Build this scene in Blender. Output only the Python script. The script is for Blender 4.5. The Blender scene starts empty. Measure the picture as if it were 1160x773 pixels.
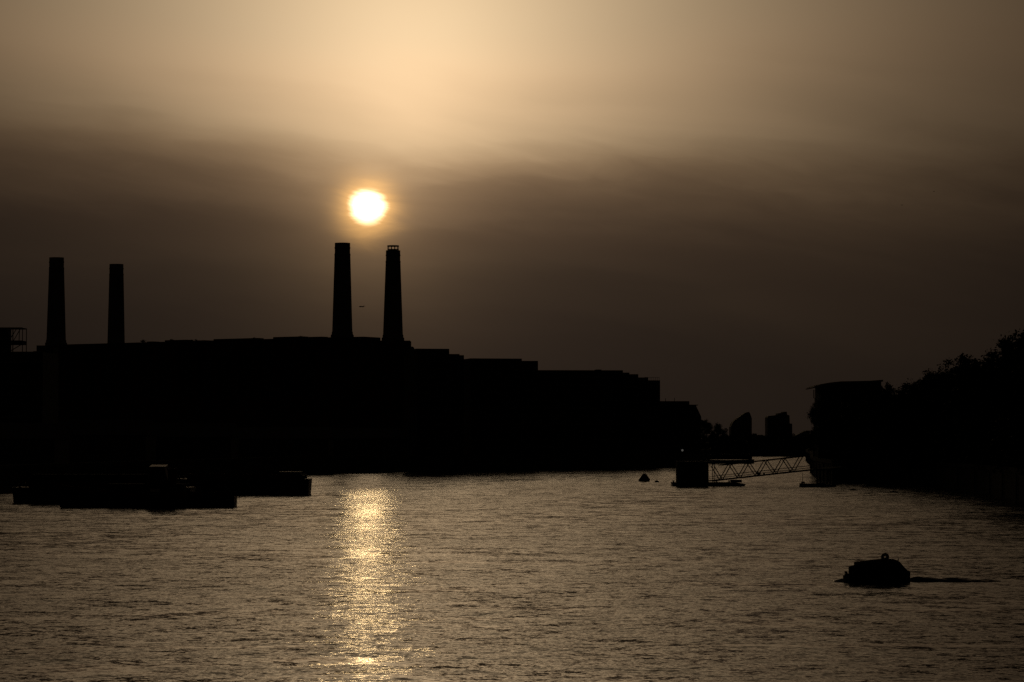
import bpy, math, random
import numpy as np
from mathutils import Vector, Matrix

R = math.radians
random.seed(7)
rng = np.random.default_rng(11)
scene = bpy.context.scene
COL = scene.collection

# ------------------------------------------------------------------ camera
FPX, W0, H0, HORIZON = 3230.0, 1160.0, 773.0, 497.0     # a 100 mm lens, 1160 px frame
CAM_H = 12.0                                             # standing on a bridge deck
PITCH = math.atan((HORIZON - H0 / 2) / FPX)
cam = bpy.data.cameras.new('camera')
cam.lens = 36.0 * FPX / W0
cam.sensor_width = 36.0
cam.clip_start, cam.clip_end = 1.0, 60000.0
camo = bpy.data.objects.new('camera', cam)
COL.objects.link(camo)
camo.location = (0, 0, CAM_H)
camo.rotation_euler = (R(90) + PITCH, 0, 0)
scene.camera = camo

def ray(px, py):
    a, b = px - W0 / 2, H0 / 2 - py
    cp, sp = math.cos(PITCH), math.sin(PITCH)
    return Vector((a, FPX * cp - b * sp, FPX * sp + b * cp))

def at(px, py, Y):
    """real-world point that lies Y metres up-river"""
    d = ray(px, py)
    return Vector((0, 0, CAM_H)) + d * (Y / d.y)

def X_(px, Y): return at(px, HORIZON, Y).x
def Z_(py, Y): return at(W0 / 2, py, Y).z

# ------------------------------------------------------------------ sun and sky
SUN = ray(417, 235).normalized()
SUN_EL, SUN_AZ = math.asin(SUN.z), math.atan2(SUN.x, SUN.y)

world = bpy.data.worlds.new('World')
scene.world = world
world.use_nodes = True
wt = world.node_tree
wt.nodes.clear()

class NT:
    """tiny helper to write node maths"""
    def __init__(s, tree): s.t = tree
    def n(s, kind, **kw):
        nd = s.t.nodes.new(kind)
        for k, v in kw.items(): setattr(nd, k, v)
        return nd
    def put(s, sock, v):
        if hasattr(v, 'is_output'): s.t.links.new(v, sock)
        else: sock.default_value = v
    def m(s, op, a, b=None, c=None, clamp=False):
        nd = s.n('ShaderNodeMath', operation=op, use_clamp=clamp)
        for i, v in enumerate((a, b, c)):
            if v is not None: s.put(nd.inputs[i], v)
        return nd.outputs[0]
    def vm(s, op, a, b=None, out=0):
        nd = s.n('ShaderNodeVectorMath', operation=op)
        s.put(nd.inputs[0], a)
        if b is not None:
            s.put(nd.inputs['Scale'] if op == 'SCALE' else nd.inputs[1], b)
        return nd.outputs['Value'] if op in ('LENGTH', 'DOT_PRODUCT') else nd.outputs[out]
    def xyz(s, x, y, z):
        nd = s.n('ShaderNodeCombineXYZ')
        for i, v in enumerate((x, y, z)): s.put(nd.inputs[i], v)
        return nd.outputs[0]
    def sep(s, v):
        nd = s.n('ShaderNodeSeparateXYZ'); s.put(nd.inputs[0], v); return nd.outputs
    def noise(s, vec, scale=1.0, detail=2.0, rough=0.5, col=False, dist=0.0):
        nd = s.n('ShaderNodeTexNoise')
        s.put(nd.inputs['Vector'], vec)
        s.put(nd.inputs['Scale'], scale); s.put(nd.inputs['Detail'], detail)
        s.put(nd.inputs['Roughness'], rough); s.put(nd.inputs['Distortion'], dist)
        return nd.outputs['Color' if col else 'Fac']
    def ramp(s, fac, stops, interp='LINEAR'):
        nd = s.n('ShaderNodeValToRGB'); s.put(nd.inputs[0], fac)
        cr = nd.color_ramp; cr.interpolation = interp
        while len(cr.elements) < len(stops): cr.elements.new(0.5)
        for e, (p, c) in zip(cr.elements, stops):
            e.position = p
            e.color = (c, c, c, 1) if not hasattr(c, '__len__') else (*c, 1)
        return nd.outputs[0]
    def mapr(s, v, a, b, c, d, kind='SMOOTHSTEP'):
        nd = s.n('ShaderNodeMapRange', interpolation_type=kind)
        for i, x in enumerate((v, a, b, c, d)): s.put(nd.inputs[i], x)
        return nd.outputs[0]

K = NT(wt)
tc = K.n('ShaderNodeTexCoord')
dvec = K.vm('NORMALIZE', tc.outputs['Generated'])
dx, dy, dz = K.sep(dvec)
DEG = 180 / math.pi
az = K.m('MULTIPLY', K.m('ARCTAN2', dx, dy), DEG)
el = K.m('MULTIPLY', K.m('ARCSINE', dz), DEG)
u = K.m('SUBTRACT', az, -2.0)
# angular distance from the sun disc
gam = K.m('MULTIPLY', K.m('ARCCOSINE', K.m('MINIMUM', K.vm('DOT_PRODUCT', dvec, tuple(SUN)), 1.0)), DEG)
# thin drawn-out cloud structure
elt = K.m('ADD', el, K.m('MULTIPLY', az, 0.14))
cpos = K.xyz(K.m('MULTIPLY', az, 0.16), K.m('MULTIPLY', elt, 0.75), 3.1)
cl1 = K.m('SUBTRACT', K.noise(cpos, 1.0, 3.0, 0.5, dist=0.4), 0.5)
cpos2 = K.xyz(K.m('MULTIPLY', az, 0.6), K.m('MULTIPLY', elt, 2.4), 9.0)
cl2 = K.m('SUBTRACT', K.noise(cpos2, 1.0, 5.0, 0.6, dist=0.6), 0.5)
# the wisps sit at the rim of the bank, close to the sun's height
rim = K.m('POWER', 2.718, K.m('MULTIPLY', K.m('POWER', K.m('DIVIDE', K.m('SUBTRACT', el, 5.0), 1.3), 2.0), -1.0))
# the rim of the bank is crisp below the glow and dissolves to either side; it stands a little higher on the left
soft = K.m('MULTIPLY', K.mapr(u, 1.5, 11.0, 1.0, 0.56), K.mapr(u, -10.0, -2.0, 0.8, 1.0))
e1 = K.m('ADD', K.m('MULTIPLY', K.m('SUBTRACT', el, 6.0), soft), 6.0)
e1 = K.m('ADD', e1, K.m('MULTIPLY', K.m('MINIMUM', K.m('MAXIMUM', u, -12.0), 0.0), 0.05))
# the veil is thinner right round the sun
e1 = K.m('ADD', e1, K.m('MULTIPLY', K.m('POWER', 2.718, K.m('MULTIPLY', K.m('POWER', K.m('DIVIDE', gam, 1.7), 2.0), -1.0)), 0.38))
e2 = K.m('ADD', e1, K.m('MULTIPLY', cl1, 1.0))
e2 = K.m('ADD', e2, K.m('MULTIPLY', K.m('MULTIPLY', cl2, 0.36), rim))
# forward-scattered glow above the haze bank
vert = K.m('MULTIPLY', K.m('SUBTRACT', el, 7.2), 0.78)
vert = K.m('MAXIMUM', vert, 0.0)
dist2 = K.m('ADD', K.m('MULTIPLY', u, u), K.m('MULTIPLY', vert, vert))
lobe = K.m('POWER', 2.718, K.m('DIVIDE', K.m('SUBTRACT', K.m('SQRT', K.m('ADD', dist2, 2.9)), 1.703), -4.15))
bank = K.ramp(K.m('DIVIDE', e2, 12.0, clamp=True), [
    (0.0, (.004, .0024, .0015)),
    (0.054, (.006, .0036, .0022)),
    (0.217, (.021, .0130, .0076)),
    (0.291, (.047, .0295, .0165)),
    (0.365, (.098, .0610, .0335)),
    (0.439, (.245, .1580, .0850)),
    (0.475, (.430, .2900, .1580)),
    (0.5125, (.670, .4720, .2660)),
    (0.594, (.920, .6500, .3720)),
    (0.68, (.935, .6900, .4050)),
    (0.85, (.935, .6900, .4050)),
], 'CARDINAL')
glow = K.vm('MULTIPLY', K.vm('SCALE', bank, lobe), (1.0, 0.988, 0.985))
# dim even murk that remains away from the sun
murk = K.m('ADD', K.m('MULTIPLY', K.m('POWER', 2.718, K.m('DIVIDE', K.m('ABSOLUTE', u), -18.0)), 0.0135), 0.0022)
murk_c = K.vm('SCALE', (1.0, 0.70, 0.52), murk)
# the veiled disc and its corona, ragged by the wisps
gw = K.m('ADD', gam, K.m('MULTIPLY', cl2, 0.38))
disc = K.mapr(gw, 0.12, 0.45, 3.0, 0.0)
cor1 = K.m('POWER', 2.718, K.m('MULTIPLY', K.m('POWER', K.m('DIVIDE', gw, 0.45), 2.0), -1.0))
cor2 = K.m('POWER', 2.718, K.m('DIVIDE', gw, -0.95))
sunc = K.vm('ADD', K.vm('SCALE', (1.0, 0.88, 0.58), disc),
            K.vm('ADD', K.vm('SCALE', (1.35, 0.68, 0.16), cor1), K.vm('SCALE', (0.20, 0.122, 0.056), cor2)))
# physical sky, thick with dust, seen through the same bank
nis = K.n('ShaderNodeTexSky', sky_type='NISHITA', sun_disc=False, sun_elevation=SUN_EL, sun_rotation=SUN_AZ,
          altitude=0.0, air_density=2.0, dust_density=9.0, ozone_density=1.0)
nis_b = K.vm('MULTIPLY', K.vm('SCALE', nis.outputs[0], 0.06), K.vm('SCALE', bank, 0.02))
tot = K.vm('ADD', K.vm('ADD', glow, murk_c), K.vm('ADD', sunc, nis_b))
bg = K.n('ShaderNodeBackground')
K.put(bg.inputs['Color'], tot); bg.inputs['Strength'].default_value = 1.0
wo = K.n('ShaderNodeOutputWorld')
wt.links.new(bg.outputs[0], wo.inputs[0])

sl = bpy.data.lights.new('sun', 'SUN')
sl.energy = 0.0021
sl.angle = R(0.55)
sl.color = (1.0, 0.67, 0.30)
so = bpy.data.objects.new('sun', sl)
COL.objects.link(so)
so.rotation_euler = SUN.to_track_quat('Z', 'Y').to_euler()

vs = scene.view_settings
vs.view_transform = 'Standard'; vs.look = 'None'; vs.exposure = 0.0; vs.gamma = 1.0
vs.use_curve_mapping = False
scene.cycles.max_bounces = 5
scene.cycles.sample_clamp_indirect = 4.0
scene.cycles.use_denoising = False

# ------------------------------------------------------------------ materials
def mat(name, col, col2=None, rough=0.7, metal=0.0, scale=0.4, bump=0.15, emit=None):
    m = bpy.data.materials.new(name); m.use_nodes = True
    k = NT(m.node_tree)
    b = m.node_tree.nodes['Principled BSDF']
    b.inputs['Roughness'].default_value = rough; b.inputs['Metallic'].default_value = metal
    b.inputs['Specular IOR Level'].default_value = 0.5 if rough < 0.5 else 0.04
    col2 = col2 or tuple(c * 0.6 for c in col)
    t = k.n('ShaderNodeTexCoord').outputs['Object']
    f = k.noise(t, scale, 6.0, 0.6)
    c = k.ramp(f, [(0.35, col2), (0.65, col)])
    k.put(b.inputs['Base Color'], c)
    if bump:
        bn = k.n('ShaderNodeBump'); bn.inputs['Strength'].default_value = bump
        k.put(bn.inputs['Height'], k.noise(t, scale * 6, 3.0)); k.put(b.inputs['Normal'], bn.outputs[0])
    if emit:
        b.inputs['Emission Color'].default_value = (*emit[:3], 1); b.inputs['Emission Strength'].default_value = emit[3]
    return m

M = {}
M['brick'] = mat('dark_brick', (.11, .052, .036), (.07, .036, .026), .85, scale=.2)
M['concrete'] = mat('weathered_concrete', (.24, .22, .20), (.14, .13, .12), .85, scale=.15)
M['panel'] = mat('grey_cladding', (.10, .10, .10), (.07, .07, .07), .6, scale=.2)
M['slab'] = mat('slab_edge', (.20, .19, .18), None, .7)
M['glass'] = mat('dark_glass', (.015, .018, .02), (.01, .012, .014), .35, bump=0)
M['steel'] = mat('rusty_steel', (.09, .065, .05), (.05, .035, .03), .7, .2)
M['paint'] = mat('black_paint', (.03, .03, .032), (.02, .02, .02), .45)
M['red'] = mat('red_oxide', (.10, .03, .02), (.06, .02, .015), .7)
M['white'] = mat('faded_white_paint', (.62, .60, .56), (.45, .43, .40), .45, bump=.05)
M['tarp'] = mat('dark_canvas', (.05, .05, .045), (.035, .035, .03), .8)
M['bark'] = mat('bark', (.08, .06, .045), (.05, .04, .03), .9, scale=1.5)
M['leaf'] = mat('plane_leaf', (.06, .085, .03), (.035, .055, .02), .6, scale=.5, bump=0)
M['leaf2'] = mat('shrub_leaf', (.05, .07, .03), (.035, .05, .02), .6, scale=.5, bump=0)
M['stone'] = mat('quay_stone', (.09, .085, .075), (.05, .047, .04), .85, scale=.3)
M['earth'] = mat('earth_and_paving', (.09, .08, .065), (.05, .045, .04), .9, scale=.05)
M['roof'] = mat('slate_roof', (.07, .07, .075), (.045, .045, .05), .8)
M['rubber'] = mat('rubber', (.02, .02, .02), (.012, .012, .012), .8)
M['yellow'] = mat('faded_yellow', (.30, .20, .04), (.2, .12, .03), .6)
M['feather'] = mat('grey_feather', (.12, .12, .12), (.08, .08, .08), .8)
M['lamp'] = mat('lamp_glass', (.4, .38, .33), None, .4, bump=0, emit=(1, .95, .85, .06))

# ------------------------------------------------------------------ mesh helpers
class MB:
    def __init__(s): s.v = []; s.f = []
    def add(s, vs_, fs):
        o = len(s.v); s.v += [tuple(p) for p in vs_]; s.f += [tuple(i + o for i in f) for f in fs]; return s
    def box(s, x0, x1, y0, y1, z0, z1):
        return s.add([(x0, y0, z0), (x1, y0, z0), (x1, y1, z0), (x0, y1, z0), (x0, y0, z1), (x1, y0, z1), (x1, y1, z1), (x0, y1, z1)],
                     [(0, 3, 2, 1), (4, 5, 6, 7), (0, 1, 5, 4), (1, 2, 6, 5), (2, 3, 7, 6), (3, 0, 4, 7)])
    def prism(s, poly, z0, z1):
        n = len(poly)
        zt = z1 if hasattr(z1, '__len__') else [z1] * n
        return s.add([(x, y, z0) for x, y in poly] + [(x, y, z) for (x, y), z in zip(poly, zt)],
                     [tuple(range(n))[::-1], tuple(range(n, 2 * n))] + [(i, (i + 1) % n, n + (i + 1) % n, n + i) for i in range(n)])
    def loft(s, rings, cap=True, closed=True):
        n = len(rings[0]); vs_ = [p for r in rings for p in r]; fs = []
        for j in range(len(rings) - 1):
            for i in range(n if closed else n - 1):
                a, b = j * n + i, j * n + (i + 1) % n
                fs.append((a, b, b + n, a + n))
        if cap: fs += [tuple(range(n))[::-1], tuple(range((len(rings) - 1) * n, len(rings) * n))]
        return s.add(vs_, fs)
    def lathe(s, prof, n=24, c=(0, 0), flute=0):
        rings = []
        for r, z in prof:
            rings.append([(c[0] + r * (1 - (flute if i % 2 else 0)) * math.cos(2 * math.pi * i / n),
                           c[1] + r * (1 - (flute if i % 2 else 0)) * math.sin(2 * math.pi * i / n), z) for i in range(n)])
        return s.loft(rings)
    def bar(s, p, q, r0, r1=None, n=6):
        p, q = Vector(p), Vector(q); r1 = r0 if r1 is None else r1
        d = (q - p).normalized(); a = d.orthogonal().normalized(); b = d.cross(a)
        rr = [[p + (a * math.cos(t) + b * math.sin(t)) * r0 for t in [2 * math.pi * i / n for i in range(n)]],
              [q + (a * math.cos(t) + b * math.sin(t)) * r1 for t in [2 * math.pi * i / n for i in range(n)]]]
        return s.loft(rr)
    def torus(s, c, r, t, axis='Y', n=20, k=8):
        rings = []
        for i in range(n + 1):
            a = 2 * math.pi * i / n; ring = []
            for j in range(k):
                b = 2 * math.pi * j / k; rad = r + t * math.cos(b); o = t * math.sin(b)
                if axis == 'Y': ring.append((c[0] + rad * math.cos(a), c[1] + o, c[2] + rad * math.sin(a)))
                elif axis == 'X': ring.append((c[0] + o, c[1] + rad * math.cos(a), c[2] + rad * math.sin(a)))
                else: ring.append((c[0] + rad * math.cos(a), c[1] + rad * math.sin(a), c[2] + o))
            rings.append(ring)
        return s.loft(rings, cap=False)
    def mesh(s, name, smooth=False):
        me = bpy.data.meshes.new(name); me.from_pydata(s.v, [], s.f); me.update()
        if smooth: me.polygons.foreach_set('use_smooth', [True] * len(me.polygons))
        return me
    def build(s, name, m, parent=None, smooth=False):
        me = s.mesh(name, smooth); me.materials.append(M[m] if isinstance(m, str) else m)
        o = bpy.data.objects.new(name, me); COL.objects.link(o); o.parent = parent
        return o

def link_mesh(name, me, parent=None, loc=(0, 0, 0), rz=0):
    o = bpy.data.objects.new(name, me); COL.objects.link(o); o.parent = parent
    o.location = loc; o.rotation_euler.z = rz
    return o

def tag(o, label=None, cat=None, group=None, kind=None):
    for k, v in (('label', label), ('category', cat), ('group', group), ('kind', kind)):
        if v: o[k] = v
    return o

def thing(name, label, cat, loc=(0, 0, 0), rz=0.0, group=None):
    o = bpy.data.objects.new(name, None); COL.objects.link(o)
    o.empty_display_size = 0.5; o.location = loc; o.rotation_euler.z = rz
    return tag(o, label, cat, group)

# ------------------------------------------------------------------ water
def water_material():
    m = bpy.data.materials.new('river_water'); m.use_nodes = True
    k = NT(m.node_tree); b = m.node_tree.nodes['Principled BSDF']
    g = k.n('ShaderNodeNewGeometry')
    P = g.outputs['Position']
    x, y, z = k.sep(P)
    # slopes of the ripples, several sizes, drawn straight from vector noise
    def slopes(sx, sy, detail, rough, off):
        v = k.xyz(k.m('MULTIPLY', x, sx), k.m('MULTIPLY', y, sy), off)
        return k.vm('SUBTRACT', k.noise(v, 1.0, detail, rough, col=True), (0.5, 0.5, 0.5))
    s1 = slopes(0.30, 0.34, 2.0, 0.5, 0.0)
    s2 = slopes(1.15, 1.3, 3.0, 0.55, 7.0)
    s3 = slopes(4.0, 5.0, 3.0, 0.6, 3.0)
    # gusts and slicks
    gv = k.xyz(k.m('MULTIPLY', x, 0.018), k.m('MULTIPLY', y, 0.013), 1.7)
    gust = k.mapr(k.noise(gv, 1.0, 4.0, 0.6, dist=0.4), 0.36, 0.56, 0.62, 1.08)
    lv = k.xyz(k.m('MULTIPLY', x, 0.05), k.m('MULTIPLY', y, 0.13), 5.2)
    line = k.mapr(k.noise(lv, 1.0, 4.0, 0.65, dist=0.6), 0.33, 0.46, 0.34, 1.0)
    amp = k.m('MULTIPLY', gust, line)
    s = k.vm('ADD', k.vm('ADD', k.vm('SCALE', s1, 0.26), k.vm('SCALE', s2, 0.42)), k.vm('SCALE', s3, 0.42))
    s0 = slopes(0.09, 0.11, 2.0, 0.5, 13.0)
    s = k.vm('ADD', k.vm('ADD', s, k.vm('SCALE', s0, 0.10)), (0.0, -0.036, 0.0))   # the faces one sees lean down-river
    s = k.vm('SCALE', s, amp)
    a, c, _ = k.sep(s)
    nrm = k.vm('NORMALIZE', k.vm('ADD', g.outputs['Normal'], k.xyz(a, c, 0.0)))
    k.put(b.inputs['Normal'], nrm)
    b.inputs['Base Color'].default_value = (.012, .012, .010, 1)
    b.inputs['IOR'].default_value = 1.333
    b.inputs['Roughness'].default_value = 0.10
    return m
M['water'] = water_material()

def smooth_grid(xs, ys, hf):
    mb_v = np.array([(x, y, hf(x, y)) for y in ys for x in xs])
    n = len(xs); fs = [(j * n + i, j * n + i + 1, (j + 1) * n + i + 1, (j + 1) * n + i) for j in range(len(ys) - 1) for i in range(n - 1)]
    mb = MB(); mb.v = [tuple(p) for p in mb_v]; mb.f = fs
    return mb
wv = MB().add([(-2500, -300, 0), (2500, -300, 0), (2500, 4000, 0), (-2500, 4000, 0)], [(0, 1, 2, 3)])
tag(wv.build('river_water', 'water'), kind='structure')
tag(MB().add([(-30000, -2000, -4), (30000, -2000, -4), (30000, 30000, -4), (-30000, 30000, -4)], [(0, 1, 2, 3)]).build('river_bed', 'earth'), kind='structure')

# ------------------------------------------------------------------ banks (land with quay walls)
QZ = 5.0
left_edge = [(-118, -300), (-118, 560), (-114.5, 650), (-100, 770), (-70, 965), (-30, 1050), (20, 1140), (72, 1250), (90, 1400), (118, 1700), (135, 1935)]
right_edge = [(95, -300), (95, 480), (101, 560), (108, 650), (110, 740), (101, 768), (89, 791), (92.5, 850), (96, 900), (107, 1020), (122, 1150), (160, 1550), (205, 1935)]
left_poly = left_edge + [(135, 3000), (-2400, 3900), (-2400, -300)]
right_poly = (right_edge + [(205, 3000), (2400, 3900), (2400, -300)])[::-1]
def bank(poly, edge, name):
    mb = MB(); mb.prism([(x, y) for x, y in poly], -3.5, QZ)
    o = tag(mb.build(name, 'earth'), kind='structure')
    return o
lb = bank(left_poly[::-1], left_edge, 'left_bank')
rb = bank(right_poly[::-1], right_edge, 'right_bank')
fb = tag(MB().prism([(100, 1938), (260, 1938), (260, 3100), (100, 3100)], -3.5, 4.6).build('far_bank', 'earth'), kind='structure')
tag(MB().prism([(-12000, 3000), (12000, 3000), (12000, 14000), (-12000, 14000)], -3.5, 4.2).build('distant_land', 'earth'), kind='structure')

def quay_wall(edge, side, label, parent_label):
    t = thing('quay_wall', label, 'wall')
    for (x0, y0), (x1, y1) in zip(edge[:-1], edge[1:]):
        if y1 < 300: continue
        d = Vector((x1 - x0, y1 - y0, 0)); L = d.length; d.normalize()
        nrm = Vector((d.y, -d.x, 0)) * side
        p, q = Vector((x0, y0, 0)), Vector((x1, y1, 0))
        a, b_ = p + nrm * 0.35, q + nrm * 0.35
        MB().prism([(p.x, p.y), (q.x, q.y), (b_.x, b_.y), (a.x, a.y)][::side], -3, QZ - 0.05).build('stone_face', 'stone', t)
        a2, b2 = p + nrm * 0.5, q + nrm * 0.5; c2, e2_ = p - nrm * 0.4, q - nrm * 0.4
        MB().prism([(c2.x, c2.y), (e2_.x, e2_.y), (b2.x, b2.y), (a2.x, a2.y)][::side], QZ + 0.004, QZ + 1.0).build('parapet', 'stone', t)
        n = max(1, int(L / 24)); mb = MB()
        for i in range(n):
            c = p + d * (L * (i + .5) / n) + nrm * 0.55
            MB().box(c.x - .12, c.x + .12, c.y - .12, c.y + .12, -1.0, QZ - .2).build('timber_fender', 'bark', t)
    return t
quay_wall(left_edge, 1, 'long dark stone quay wall along the left bank', '')
quay_wall(right_edge, -1, 'long dark stone river wall below the trees on the right', '')

fw_ = thing('far_wall', 'low dark embankment wall closing the far river bend', 'wall')
MB().box(112, 240, 1936.5, 1937.9, -2, 7.2).build('stone_face', 'stone', fw_)
MB().box(111.8, 240.2, 1936.2, 1938.2, 7.203, 7.6).build('coping', 'stone', fw_)
# ------------------------------------------------------------------ power station with four chimneys
CA, CB, CC, CD = (X_(63, 1528), 1528), (X_(131, 1582), 1582), (X_(387.5, 1411), 1411), (X_(445, 1452), 1452)
ps = thing('power_station', 'huge brick power station with four tall chimneys behind the left bank', 'power station')
def lerp(p, q, t): return (p[0] + (q[0] - p[0]) * t, p[1] + (q[1] - p[1]) * t)
def grow(poly, g):
    cx = sum(p[0] for p in poly) / len(poly); cy = sum(p[1] for p in poly) / len(poly)
    return [(cx + (x - cx) * (1 + g / math.hypot(x - cx, y - cy)), cy + (y - cy) * (1 + g / math.hypot(x - cx, y - cy))) for x, y in poly]
foot = grow([CC, CD, CB, CA], 7.0)
MB().prism(foot, QZ, 60.6).build('boiler_house', 'brick', ps)
# long river parapet between the two near corners stands a little higher than the end gable
pa, pb = foot[0], foot[3]
dd = Vector((pb[0] - pa[0], pb[1] - pa[1], 0)).normalized(); nn = Vector((-dd.y, dd.x, 0))
if nn.y > 0: nn = -nn
def strip(a, b, t0, t1, out0, out1, z0, z1):
    p, q = lerp(a, b, t0), lerp(a, b, t1)
    poly = [(p[0] + nn.x * out0, p[1] + nn.y * out0), (q[0] + nn.x * out0, q[1] + nn.y * out0),
            (q[0] + nn.x * out1, q[1] + nn.y * out1), (p[0] + nn.x * out1, p[1] + nn.y * out1)]
    return MB().prism(poly, z0, z1)
strip(pa, pb, .05, .97, -9, 0.3, 60.6, 62.2).build('river_parapet', 'brick', ps)
for i in range(14):
    t0 = .08 + i * .065
    strip(pa, pb, t0, t0 + .022, .3, 1.6, QZ, 61.5).build('pilaster', 'brick', ps)
    strip(pa, pb, t0 + .026, t0 + .058, 0.004, .25, 16, 54).build('window', 'glass', ps)
for i, (t0, t1, h) in enumerate([(.10, .14, .6), (.16, .25, 1.0), (.30, .44, .8), (.47, .5, .4), (.53, .60, .9), (.64, .66, .5)]):
    strip(pa, pb, t0, t1, -8, -3, 62.2, 62.2 + h).build('roof_plant', 'panel', ps)
g0, g1 = lerp(CC, CD, .40), lerp(CC, CD, .70)
MB().prism(grow([g0, g1, (g1[0] - 12, g1[1] + 9), (g0[0] - 12, g0[1] + 9)], 1.2), 60.6, 63.0).build('lift_house', 'brick', ps)
# turbine hall on the river side
strip(pa, pb, -.02, 1.02, 1.7, 30, QZ, 33).build('turbine_hall', 'brick', ps)

def chimney(c, top, r_top, r_base, seg_label=None):
    ch = None
    z0 = 60.6
    # brick wash tower with set-backs under the stack
    for k, (hw, za, zb) in enumerate([(10.5, QZ, 58.5), (9.0, 58.5, 61.6)]):
        b = MB().box(c[0] - hw, c[0] + hw, c[1] - hw, c[1] + hw, za, zb)
        b.build('wash_tower', 'brick', ps)
    prof = [(r_base * 1.14, 61.6), (r_base * 1.14, 63.2), (r_base * 1.05, 63.6), (r_base * 1.05, 64.6), (r_base, 65.0)]
    for i in range(1, 7):
        t = i / 6; prof.append((r_base + (r_top - r_base) * t, 65 + (top - 6.4 - 65) * t))
    prof += [(r_top * 1.015, top - 6.2), (r_top * 1.015, top - 5.4), (r_top * .97, top - 5.2)]
    ch = MB().lathe(prof, 48, c, .012).build('chimney', 'concrete', ps)
    MB().lathe([(r_top * .965, top - 5.3), (r_top * .965, top - 2.9), (r_top * 1.0, top - 2.7), (r_top * 1.0, top - 2.2), (r_top * .965, top - 2.0), (r_top * .965, top),
                (r_top * .85, top), (r_top * .85, top - 4)], 40, c).build('chimney_cap', 'concrete', ch)
    return ch
def ctop(py, Y): return Z_(py, Y)
chimney(CA, ctop(292, CA[1]), 4.05, 5.15)
chimney(CB, ctop(299.5, CB[1]), 4.0, 4.8)
chimney(CC, ctop(275.5, CC[1]), 3.95, 5.0)
cd = chimney(CD, ctop(284, CD[1]), 3.8, 5.05)
zt = ctop(284, CD[1])
sc_ = MB()
for i in range(10):
    a = 2 * math.pi * i / 10; x, y = CD[0] + 2.75 * math.cos(a), CD[1] + 2.75 * math.sin(a)
    sc_.bar((x, y, zt - .5), (x, y, zt + 2.2), .16)
sc_.torus((CD[0], CD[1], zt + 2.3), 2.75, .34, 'Z', 24, 6)
sc_.torus((CD[0], CD[1], zt + .5), 2.75, .2, 'Z', 24, 6)
sc_.build('scaffold_ring', 'steel', cd)
# stepped brickwork right of the far chimney
for k, (e, z) in enumerate([(1.0, 62.6), (2.6, 61.6), (4.2, 59.4), (6.4, 57.6)]):
    MB().box(CD[0] + 3.0 + (0 if k == 0 else [1.0, 2.6, 4.2][k - 1]), CD[0] + 3.0 + e, CD[1] - 6, CD[1] + 6, QZ, z).build('stepped_gable', 'brick', ps)

# ------------------------------------------------------------------ apartment blocks and sheds
def block(name, label, Y, px0, px1, ytop, depth=26, rz=0.0, storeys=12, roof_bits=(), cat='building', base=QZ, wall='panel', balc=True):
    x0, x1 = X_(px0, Y), X_(px1, Y); w = (x1 - x0); h = Z_(ytop, Y) - base
    cw = (w - depth * abs(math.sin(rz))) / math.cos(rz)
    cw = max(cw, 5)
    t = thing(name, label, cat, ((x0 + x1) / 2, Y + (depth * math.cos(rz) + cw * abs(math.sin(rz))) / 2, base), rz)
    MB().box(-cw / 2, cw / 2, -depth / 2, depth / 2, 0, h).build('wall', wall, t)
    sh = h / storeys
    for s in range(storeys):
        z = s * sh
        MB().box(-cw / 2 + .5, cw / 2 - .5, -depth / 2 - .06, -depth / 2 + .02, z + .9, z + sh - .5).build('window', 'glass', t)
        if balc and s:
            MB().box(-cw / 2 + .3, cw / 2 - .3, -depth / 2 - 1.3, -depth / 2 - .002, z - .12, z + .12).build('balcony', 'slab', t)
    for (u0, u1, v0, v1, dz) in roof_bits:
        MB().box(-cw / 2 + u0 * cw, -cw / 2 + u1 * cw, -depth / 2 + v0 * depth, -depth / 2 + v1 * depth, h + .004, h + dz).build('roof_storey', 'panel', t)
    return t, cw, h

block('apartment_block', 'tall dark apartment block directly right of the last chimney', 1085, 455, 511, 401.5, 24, R(14), 13, [(.0, .96, .05, .8, 2.2)])
block('apartment_block', 'lower stepped wing between the two tallest riverside blocks', 1100, 500, 525.5, 402.5, 20, R(8), 13, [(.0, .75, .1, .8, .5)])
block('apartment_block', 'flat dark riverside block, second right of the chimneys', 1130, 519, 592.5, 410, 24, R(12), 12, [(.0, .99, .05, .8, 1.4)])
block('apartment_block', 'narrow setback block beside the flat riverside block with lower roof', 1150, 585, 609.5, 409, 20, R(6), 12)
block('apartment_block', 'long flat-roofed riverside block in the middle of the picture', 1190, 600, 706, 419.5, 26, R(4), 11, [(.72, .78, .3, .6, .5)])
tb, cw, h = block('apartment_block', 'terraced riverside block stepping down at its right end', 1228, 690, 748, 431, 26, R(4), 10, [(.0, .36, .1, .9, 3.4), (.362, .55, .1, .9, 2.7), (.552, .76, .1, .9, 1.3)])
rail = MB()
for i in range(9):
    x = cw / 2 - .3 - i * .8
    rail.bar((x, -12.5, h), (x, -12.5, h + 1.3), .06)
rail.bar((cw / 2 - .3, -12.5, h + 1.3), (cw / 2 - 6.7, -12.5, h + 1.3), .06)
rail.build('roof_railing', 'steel', tb)
tb, cw, h = block('apartment_block', 'low riverside block with thin overhanging roof left of the far trees', 1262, 735, 789, 459.5, 26, R(3), 7)
MB().box(-cw / 2, cw / 2 - 3.2, -14, 14, h + .35, h + 1.9).build('roof_storey', 'panel', tb)
MB().box(-cw / 2, cw / 2 + .6, -15, 15, h + .004, h + .34).build('roof_plate', 'slab', tb)
MB().bar((-cw / 2 + 6.2, -12, h + 1.9), (-cw / 2 + 6.2, -12, h + 3.2), .12).build('vent_pipe', 'steel', tb)
MB().bar((-cw / 2 + 10.2, -12, h + 1.9), (-cw / 2 + 10.2, -12, h + 3.4), .12).build('vent_pipe', 'steel', tb)
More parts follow.
